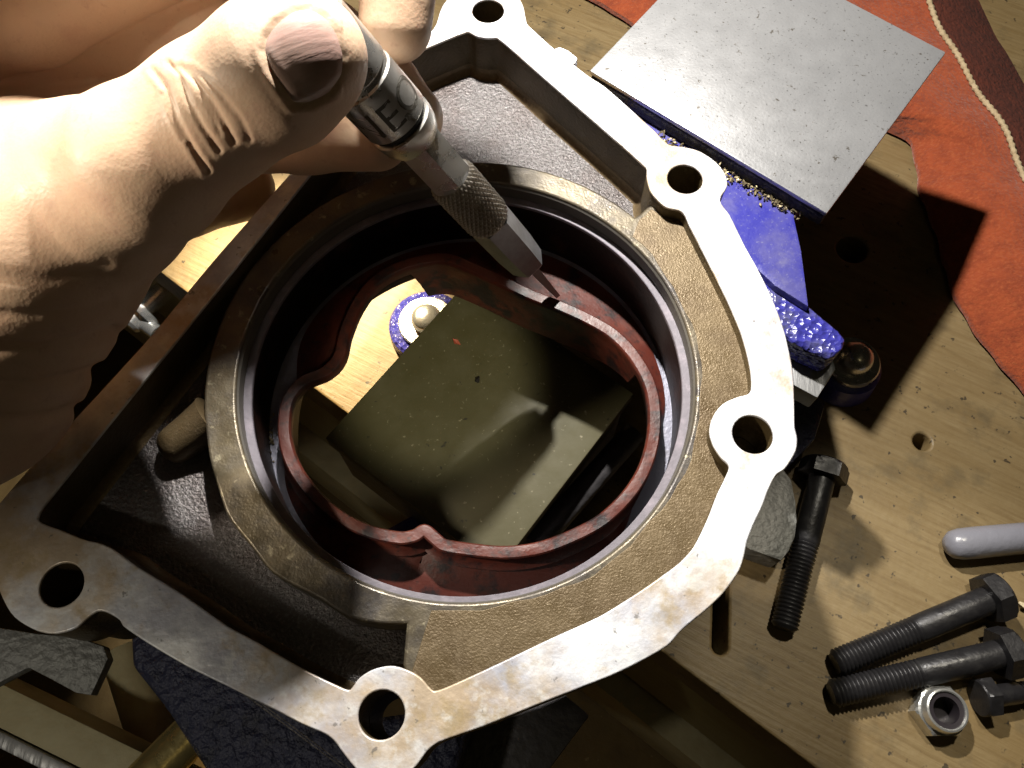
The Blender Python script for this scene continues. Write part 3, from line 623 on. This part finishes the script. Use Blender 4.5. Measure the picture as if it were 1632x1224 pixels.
WR = [[(243,112),(262,135),(283,190),(310,240),(331,272)], [(268,100),(285,118),(300,160),(325,205),(349,240)], [(287,106),(308,124),(335,158),(362,205),(372,226)], [(302,108),(322,122),(352,150),(384,190),(398,222)], [(258,150),(272,180),(292,222)], [(320,150),(338,180),(352,214)]]
WRD = [(.27, 4.2), (.23, 4.0), (.27, 4.5), (.16, 4.0), (.12, 3.2), (.13, 3.2)]
CR = [([(-20,552),(60,556),(130,545),(185,528)], 1.5, 10), ([(-20,615),(50,617),(120,604),(165,588)], 1.5, 10), ([(-20,668),(40,672),(90,664),(128,650)], 1.3, 10), ([(-20,500),(60,503),(130,494),(180,482)], .6, 9), ([(-20,440),(80,447),(170,425)], .35, 12)]
def pdist(xy, line):
    d = np.full(len(xy), 1e9)
    for a, b in zip(line, line[1:]):
        a = np.array(a, float); b = np.array(b, float); t = np.clip(((xy-a) @ (b-a))/((b-a) @ (b-a)), 0, 1); d = np.minimum(d, np.linalg.norm(xy - a - t[:, None]*(b-a), axis=1))
    return d
NAIL = [(417,80),(421,58),(438,34),(466,14),(494,10),(522,25),(540,52),(551,88),(548,122),(526,152),(496,168),(468,168),(446,140),(427,110)]
nail_c = np.array([487., 88.])
def inpoly(xy, poly):
    c = np.zeros(len(xy), bool); n = len(poly)
    for i in range(n):
        x1, y1 = poly[i-1]; x2, y2 = poly[i]
        m_ = ((y1 > xy[:, 1]) != (y2 > xy[:, 1])); xx = (x2-x1)*(xy[:, 1]-y1)/((y2-y1) if y2 != y1 else 1e-9) + x1; c ^= m_ & (xy[:, 0] < xx)
    return c
TU = Q(440,118,128)
def field(p, detail=True):
    gr = {}
    for gname, a, b, ra, rb in CAPS:
        d = cdist(p, a, b, ra, rb); gr[gname] = smin(gr[gname], d, 3.0) if gname in gr else d
    d = gr['thumb']
    for gname in ('palm', 'palm2', 'index', 'shade_knuckles', 'middle', 'ring', 'little'): d = smin(d, gr[gname], BLEND[gname])
    if detail:
        r = p - np.array([0, 0, CAMH]); zc = -(-r[:, 1]*ST + r[:, 2]*CT); yc = r[:, 1]*CT + r[:, 2]*ST
        xy = np.stack([816 + FPX*r[:, 0]/zc, 612 - FPX*yc/zc], 1)
        near = np.clip((150 - zc)/14, 0, 1)*(gr['thumb'] < 6)
        for ln, (amp, w) in zip(WR, WRD):
            q = pdist(xy, ln); d = d + near*amp*(np.exp(-(q/w)**2) - .45*np.exp(-((q-2.2*w)/(1.4*w))**2))
        near2 = np.clip((185 - zc)/14, 0, 1)
        for ln, amp, w in CR:
            q = pdist(xy, ln); d = d + near2*amp*np.exp(-(q/w)**2)
        # nail bed: a shallow flat with a raised fold round it
        ins = inpoly(xy, NAIL); q = pdist(xy, NAIL + [NAIL[0]]); sd = np.where(ins, -q, q)
        tipm = near*(zc < 138)
        d = d + tipm*(.55/(1 + np.exp(sd/3.5)) - .22*np.exp(-((sd-9)/6.5)**2)*(xy[:, 0] < 545))
    return d
def hand_mesh():
    lo_ = np.array([-150., 20., -18.]); hi_ = np.array([10., 215., 126.]); h = 1.5
    nx, ny, nz = [int((hi_[i]-lo_[i])/h)+1 for i in range(3)]
    G = np.stack(np.meshgrid(lo_[0]+h*np.arange(nx), lo_[1]+h*np.arange(ny), lo_[2]+h*np.arange(nz), indexing='ij'), -1).reshape(-1, 3)
    D_ = np.empty(len(G)); 
    for s in range(0, len(G), 200000): D_[s:s+200000] = field(G[s:s+200000], False)
    D_ = D_.reshape(nx, ny, nz)
    D_[[0, -1]] = np.maximum(D_[[0, -1]], .1); D_[:, [0, -1]] = np.maximum(D_[:, [0, -1]], .1); D_[:, :, [0, -1]] = np.maximum(D_[:, :, [0, -1]], .1)
    ins = D_ < 0; cx, cy, cz = nx-1, ny-1, nz-1
    acc = np.zeros((cx, cy, cz, 3)); cnt = np.zeros((cx, cy, cz))
    idx = np.stack(np.meshgrid(np.arange(nx), np.arange(ny), np.arange(nz), indexing='ij'), -1)
    quads = []
    E_ = []
    for ax_ in range(3):
        sl0 = [slice(None)]*3; sl1 = [slice(None)]*3; sl0[ax_] = slice(0, -1); sl1[ax_] = slice(1, None)
        a, b = D_[tuple(sl0)], D_[tuple(sl1)]; cr = (a < 0) != (b < 0); w = np.argwhere(cr)
        t = a[cr]/(a[cr]-b[cr]); pos = w.astype(float); pos[:, ax_] += t
        o1, o2 = [(1, 2), (2, 0), (0, 1)][ax_]; cells = []
        for d1, d2 in ((-1, -1), (0, -1), (0, 0), (-1, 0)):
            c = w.copy(); c[:, o1] += d1; c[:, o2] += d2; cells.append(c)
            ok = np.all(c >= 0, 1) & (c[:, 0] < cx) & (c[:, 1] < cy) & (c[:, 2] < cz)
            np.add.at(acc, tuple(c[ok].T), pos[ok]); np.add.at(cnt, tuple(c[ok].T), 1)
        E_.append((w, cells, a[cr] < 0))
    act = cnt > 0; vid = -np.ones((cx, cy, cz), int); vid[act] = np.arange(act.sum()); V = acc[act]/cnt[act][:, None]*h + lo_
    F = []
    for w, cells, inside in E_:
        ok = np.ones(len(w), bool)
        for c in cells: ok &= np.all(c >= 0, 1) & (c[:, 0] < cx) & (c[:, 1] < cy) & (c[:, 2] < cz)
        q = np.stack([vid[tuple(c[ok].T)] for c in cells], 1); s = inside[ok]; q[~s] = q[~s][:, ::-1]; F.append(q)
    F = np.concatenate(F); return V, F
HV, HF = hand_mesh()
me = bpy.data.meshes.new('hand'); me.from_pydata((HV*S).tolist(), [], HF.tolist()); me.update()
bm = bmesh.new(); bm.from_mesh(me); bmesh.ops.subdivide_edges(bm, edges=bm.edges, cuts=1, use_grid_fill=True); 
def inframe(p, margin=60):
    r = p - np.array([0, 0, CAMH]); zc = -(-r[:, 1]*ST + r[:, 2]*CT); yc = r[:, 1]*CT + r[:, 2]*ST; X = 816 + FPX*r[:, 0]/zc; Y = 612 - FPX*yc/zc
    return X, Y, zc
fs = [fc for fc in bm.faces]; cen = np.array([fc.calc_center_median()[:] for fc in fs])/S; X, Y, zc = inframe(cen)
sel = [fc for fc, a, b, c in zip(fs, X, Y, zc) if 190 < a < 600 and -20 < b < 300 and c < 136]
ed = list({e_ for fc in sel for e_ in fc.edges}); bmesh.ops.subdivide_edges(bm, edges=ed, cuts=1, use_grid_fill=True)
bmesh.ops.triangulate(bm, faces=[fc for fc in bm.faces if len(fc.verts) > 4]); bmesh.ops.recalc_face_normals(bm, faces=bm.faces)
bm.to_mesh(me); bm.free()
pv = np.empty(len(me.vertices)*3); me.vertices.foreach_get('co', pv); pv = pv.reshape(-1, 3)/S
edge_v = (pv[:, 0] < -148.2) | (pv[:, 1] > 213) | (pv[:, 1] < 21.5)
def grad(p, detail, ep=.25):
    g_ = np.stack([field(p + np.eye(3)[i]*ep, detail) - field(p - np.eye(3)[i]*ep, detail) for i in range(3)], 1)/(2*ep); return g_
for it in range(3):
    d = field(pv, False); g_ = grad(pv, False); st_ = np.clip(d/np.maximum((g_**2).sum(1), .15), -1.2, 1.2); pv = np.where(edge_v[:, None], pv, pv - st_[:, None]*g_)
g_ = grad(pv, False); g_ /= np.linalg.norm(g_, axis=1)[:, None] + 1e-9
d1 = field(pv, True) - field(pv, False); pv = pv - np.where(edge_v, 0, d1)[:, None]*g_
me.vertices.foreach_set('co', (pv*S).ravel()); me.update()
person = thing('person', 'bare left hand in the upper left pinching the chromed driver', 'person', tuple(Q(60, 400, 150)))
link('hand', me, M['skin'], person, angle=180)
# thumb nail: a thin curved plate laid on the nail bed
NP = crom([np.array(q, float) for q in NAIL], 5); rings = 9; V = []; F = []; n = len(NP)
def onskin(xy):
    out = []
    for x, y in xy:
        lo2, hi2 = 100., 150.
        ts = np.linspace(lo2, hi2, 101); p = np.array([Q(x, y, t) for t in ts]); d = field(p, False); k = int(np.argmax(d < 0)); t = ts[k-1] + (ts[k]-ts[k-1])*d[k-1]/(d[k-1]-d[k]); out.append(t)
    return out
flatxy = []
for k in range(rings):
    s = 1 - k/(rings-1)*.985
    for q in NP: flatxy.append(nail_c + (np.array(q) - nail_c)*s*.985)
deps = onskin(flatxy)
for (x, y), t, i in zip(flatxy, deps, range(len(flatxy))):
    k = i//n; lift = -.40 + .42*min(1, k/1.6)
    if k == 0: lift = -.75
    V.append(tuple(Q(x, y, t - lift)))
for k in range(rings-1):
    for i in range(n): F.append((k*n+i, k*n+(i+1) % n, (k+1)*n+(i+1) % n, (k+1)*n+i))
F.append(tuple((rings-1)*n+i for i in range(n)))
o = mesh('thumbnail', V, F, M['nail'], person, angle=180)
